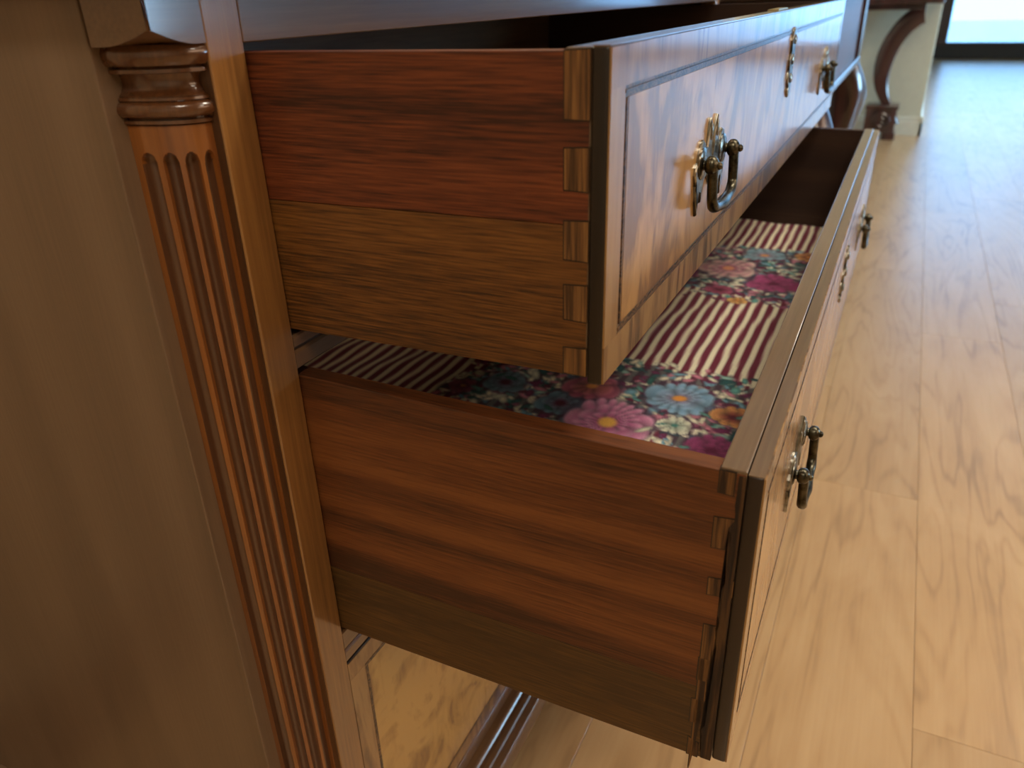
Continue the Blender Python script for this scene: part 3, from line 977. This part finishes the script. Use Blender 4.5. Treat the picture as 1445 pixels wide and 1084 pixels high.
    Zb = TL * Y
    V = np.stack([X + YL * Y, Y - YL * X, Z + Zb], -1).reshape(-1, 3)
    ctr = (V.max(0) + V.min(0)) / 2
    V = V - ctr
    i = np.arange(nx * ny).reshape(ny, nx)
    F = np.stack([i[:-1, :-1], i[:-1, 1:], i[1:, 1:], i[1:, :-1]], -1).reshape(-1, 4)
    # hem: turn the border down so that the liner has thickness
    me = bpy.data.meshes.new('drawer_liner')
    rim = np.concatenate([i[0, :], i[1:, -1], i[-1, -2::-1], i[-2:0:-1, 0]])
    low = V[rim] + np.array((0, 0, -0.006))
    n0 = len(V)
    k = np.arange(len(rim))
    kn = (k + 1) % len(rim)
    skirt = np.stack([rim[kn], rim[k], n0 + k, n0 + kn], -1)
    me.from_pydata(np.concatenate([V, low]).tolist(), [], np.concatenate([F, skirt]).tolist())
    me.update()
    att = me.color_attributes.new('print', 'FLOAT_COLOR', 'POINT')
    lin = np.ones((n0 + len(rim), 4), np.float32)
    lc = srgb_lin(np.clip(C, 0, 255)).reshape(-1, 3)
    lin[:n0, :3] = lc
    lin[n0:, :3] = lc[rim]
    att.data.foreach_set('color', lin.ravel())
    for p in me.polygons:
        p.use_smooth = True
    me.materials.append(M['fabric'])
    o = bpy.data.objects.new('drawer_liner', me)
    o.location = ctr.tolist()
    COL.objects.link(o)
    o['label'] = 'floral fabric liner with maroon and cream stripes inside the lower open drawer'
    o['category'] = 'liner'
make_liner()
# boards that carry the liner
obj('drawer_base', box(0.0122, WLD - 0.0122, -DL + 0.0128, 0.249, -0.2035, -0.1985), 'inner', dl, warp=warp_l)

# ------------------------------------------------------------------ lowboy on carved claw feet beyond the chest
LX0, LX1, LY0, LY1 = 1.30, 2.24, -0.152, 0.36
low = thing('lowboy_table', 'mahogany side table on carved cabriole claw legs just beyond the chest', 'table', ((LX0 + LX1) / 2, 0.1, ZF))
obj('table_body', box(LX0, LX1, LY0, LY1, -0.012, 0.150, bev=0.003), 'mahogany_panel', low)
obj('table_top', box(LX0 - 0.02, LX1 + 0.02, LY0 - 0.02, LY1, 0.150, 0.172, bev=0.006, seg=3), 'mahogany', low)
bm = bmesh.new()
add_box(bm, LX0, LX1 + 0.006, LY0 - 0.010, LY0 + 0.004, -0.028, -0.008, bev=0.004)
obj('bottom_moulding', bm, 'mahogany', low)
for xx in (LX0 + 0.03, LX1 - 0.03):
    obj('corner_moulding', box(xx - 0.036, xx + 0.036, LY0 - 0.010, LY0 + 0.006, -0.009, 0.150, bev=0.004), 'mahogany', low)
obj('corner_strip', box(LX1, LX1 + 0.010, LY0 + 0.012, LY1 - 0.012, -0.012, 0.150, bev=0.003), 'mahogany', low)

def cabriole(cx, cy, sx, sy):
    key = [(0.0, 0.0, -0.012, 0.040), (0.012, 0.012, -0.06, 0.050), (0.022, 0.022, -0.11, 0.052), (0.018, 0.018, -0.18, 0.044), (0.006, 0.006, -0.27, 0.034), (-0.004, -0.004, -0.37, 0.026),
           (-0.006, -0.006, -0.46, 0.021), (0.0, 0.0, -0.53, 0.021), (0.010, 0.010, -0.565, 0.026), (0.016, 0.016, -0.59, 0.034)]
    path = smooth_path(key, 4)
    bm = bmesh.new()
    rings = []
    n = 20
    for i, (ox, oy, z, r) in enumerate(path):
        ring = []
        for k in range(n):
            t = 2 * PI * k / n
            lob = 1 + 0.10 * math.cos(t * 5) * max(0, math.exp(-((z + 0.13) / 0.07) ** 2))      # carved acanthus lobes at the knee
            ring.append((cx + sx * ox + r * lob * math.cos(t), cy + sy * oy + r * lob * math.sin(t), z))
        rings.append(ring)
    add_loft(bm, rings)
    lg = obj('leg', bm, 'mahogany', low, smooth='all')
    bm = bmesh.new()
    bx, by = cx + sx * 0.016, cy + sy * 0.016
    add_ball(bm, (bx, by, ZF + 0.034), 0.034)
    for k in range(4):
        t = PI / 4 + k * PI / 2
        pts = [(bx + math.cos(t) * q, by + math.sin(t) * q, z) for q, z in ((0.020, ZF + 0.072), (0.034, ZF + 0.058), (0.040, ZF + 0.038), (0.036, ZF + 0.016), (0.026, ZF + 0.005))]
        add_tube(bm, smooth_path(pts, 3), [0.011 * (1 - 0.55 * i / 12) for i in range(13)], 8)
    obj('claw_foot', bm, 'mahogany', lg, smooth='all')
for cx, sx in ((LX0 + 0.035, -1), (LX1 - 0.03, 1)):
    cabriole(cx, LY0 + 0.034, sx, -1)
    cabriole(cx, LY1 - 0.045, sx, 1)

# ------------------------------------------------------------------ console with a scrolled leg against the cream wall
con = thing('console_table', 'dark console table with S-shaped scroll leg in front of the cream wall', 'table', (4.82, -0.05, ZF))
obj('table_top', box(4.60, 5.00, -0.392, 0.40, 0.074, 0.104, bev=0.006, seg=3), 'mahogany', con)
obj('frieze', box(4.66, 4.99, -0.310, 0.36, 0.046, 0.074, bev=0.003), 'mahogany', con)
def scroll_leg(ym):
    """ym mirrors the curve about Y = 0"""
    key = [(-0.310, 0.018, 0.046), (-0.276, 0.008, 0.050), (-0.223, -0.040, 0.050), (-0.180, -0.110, 0.049), (-0.154, -0.190, 0.048), (-0.145, -0.270, 0.043), (-0.154, -0.345, 0.036), (-0.176, -0.405, 0.027), (-0.204, -0.455, 0.022), (-0.234, -0.505, 0.022), (-0.256, -0.560, 0.025)]
    path = smooth_path(key, 5)
    bm = bmesh.new()
    rings = []
    for i, (yy, z, hw) in enumerate(path):
        a = path[max(i - 1, 0)]
        b = path[min(i + 1, len(path) - 1)]
        t = Vector((b[0] - a[0], b[1] - a[1])).normalized()
        nx_, nz_ = -t.y, t.x
        ring = []
        for s, xd in ((-1, 4.845), (-0.8, 4.838), (0.8, 4.838), (1, 4.845), (1, 4.915), (-1, 4.915)):
            ring.append((xd, (yy + nx_ * hw * s) * ym + (0.0 if ym > 0 else 0.05), z + nz_ * hw * s))
        rings.append(ring)
    add_loft(bm, rings)
    q = -0.290 * ym + (0 if ym > 0 else 0.05)
    add_box(bm, 4.84, 4.92, q - 0.02, q + 0.02, -0.012, 0.046, bev=0.003)
    obj('scroll_leg', bm, 'mahogany', con, smooth=True)
    bm = bmesh.new()
    ya, yb = sorted((-0.262 * ym + (0 if ym > 0 else 0.05), -0.098 * ym + (0 if ym > 0 else 0.05)))
    add_box(bm, 4.79, 4.94, ya, yb, -0.600, -0.452, bev=0.008)
    add_box(bm, 4.78, 4.95, ya - 0.006, yb + 0.006, -0.470, -0.450, bev=0.004)
    yc = (ya + yb) / 2 - 0.01
    sp = [(4.786, yc + 0.048 * (1 - k / 22) * math.cos(k * 0.6), -0.535 + 0.048 * (1 - k / 22) * math.sin(k * 0.6)) for k in range(20)]
    add_tube(bm, sp, 0.010, 8)
    obj('scroll_foot', bm, 'mahogany', con, smooth=True)
    bm = bmesh.new()
    add_box(bm, 4.80, 4.93, ya - 0.01, ya + 0.06, ZF, -0.598, bev=0.006)
    add_box(bm, 4.80, 4.93, yb - 0.06, yb, ZF, -0.598, bev=0.006)
    obj('foot_block', bm, 'mahogany', con)
scroll_leg(1)
scroll_leg(-1)
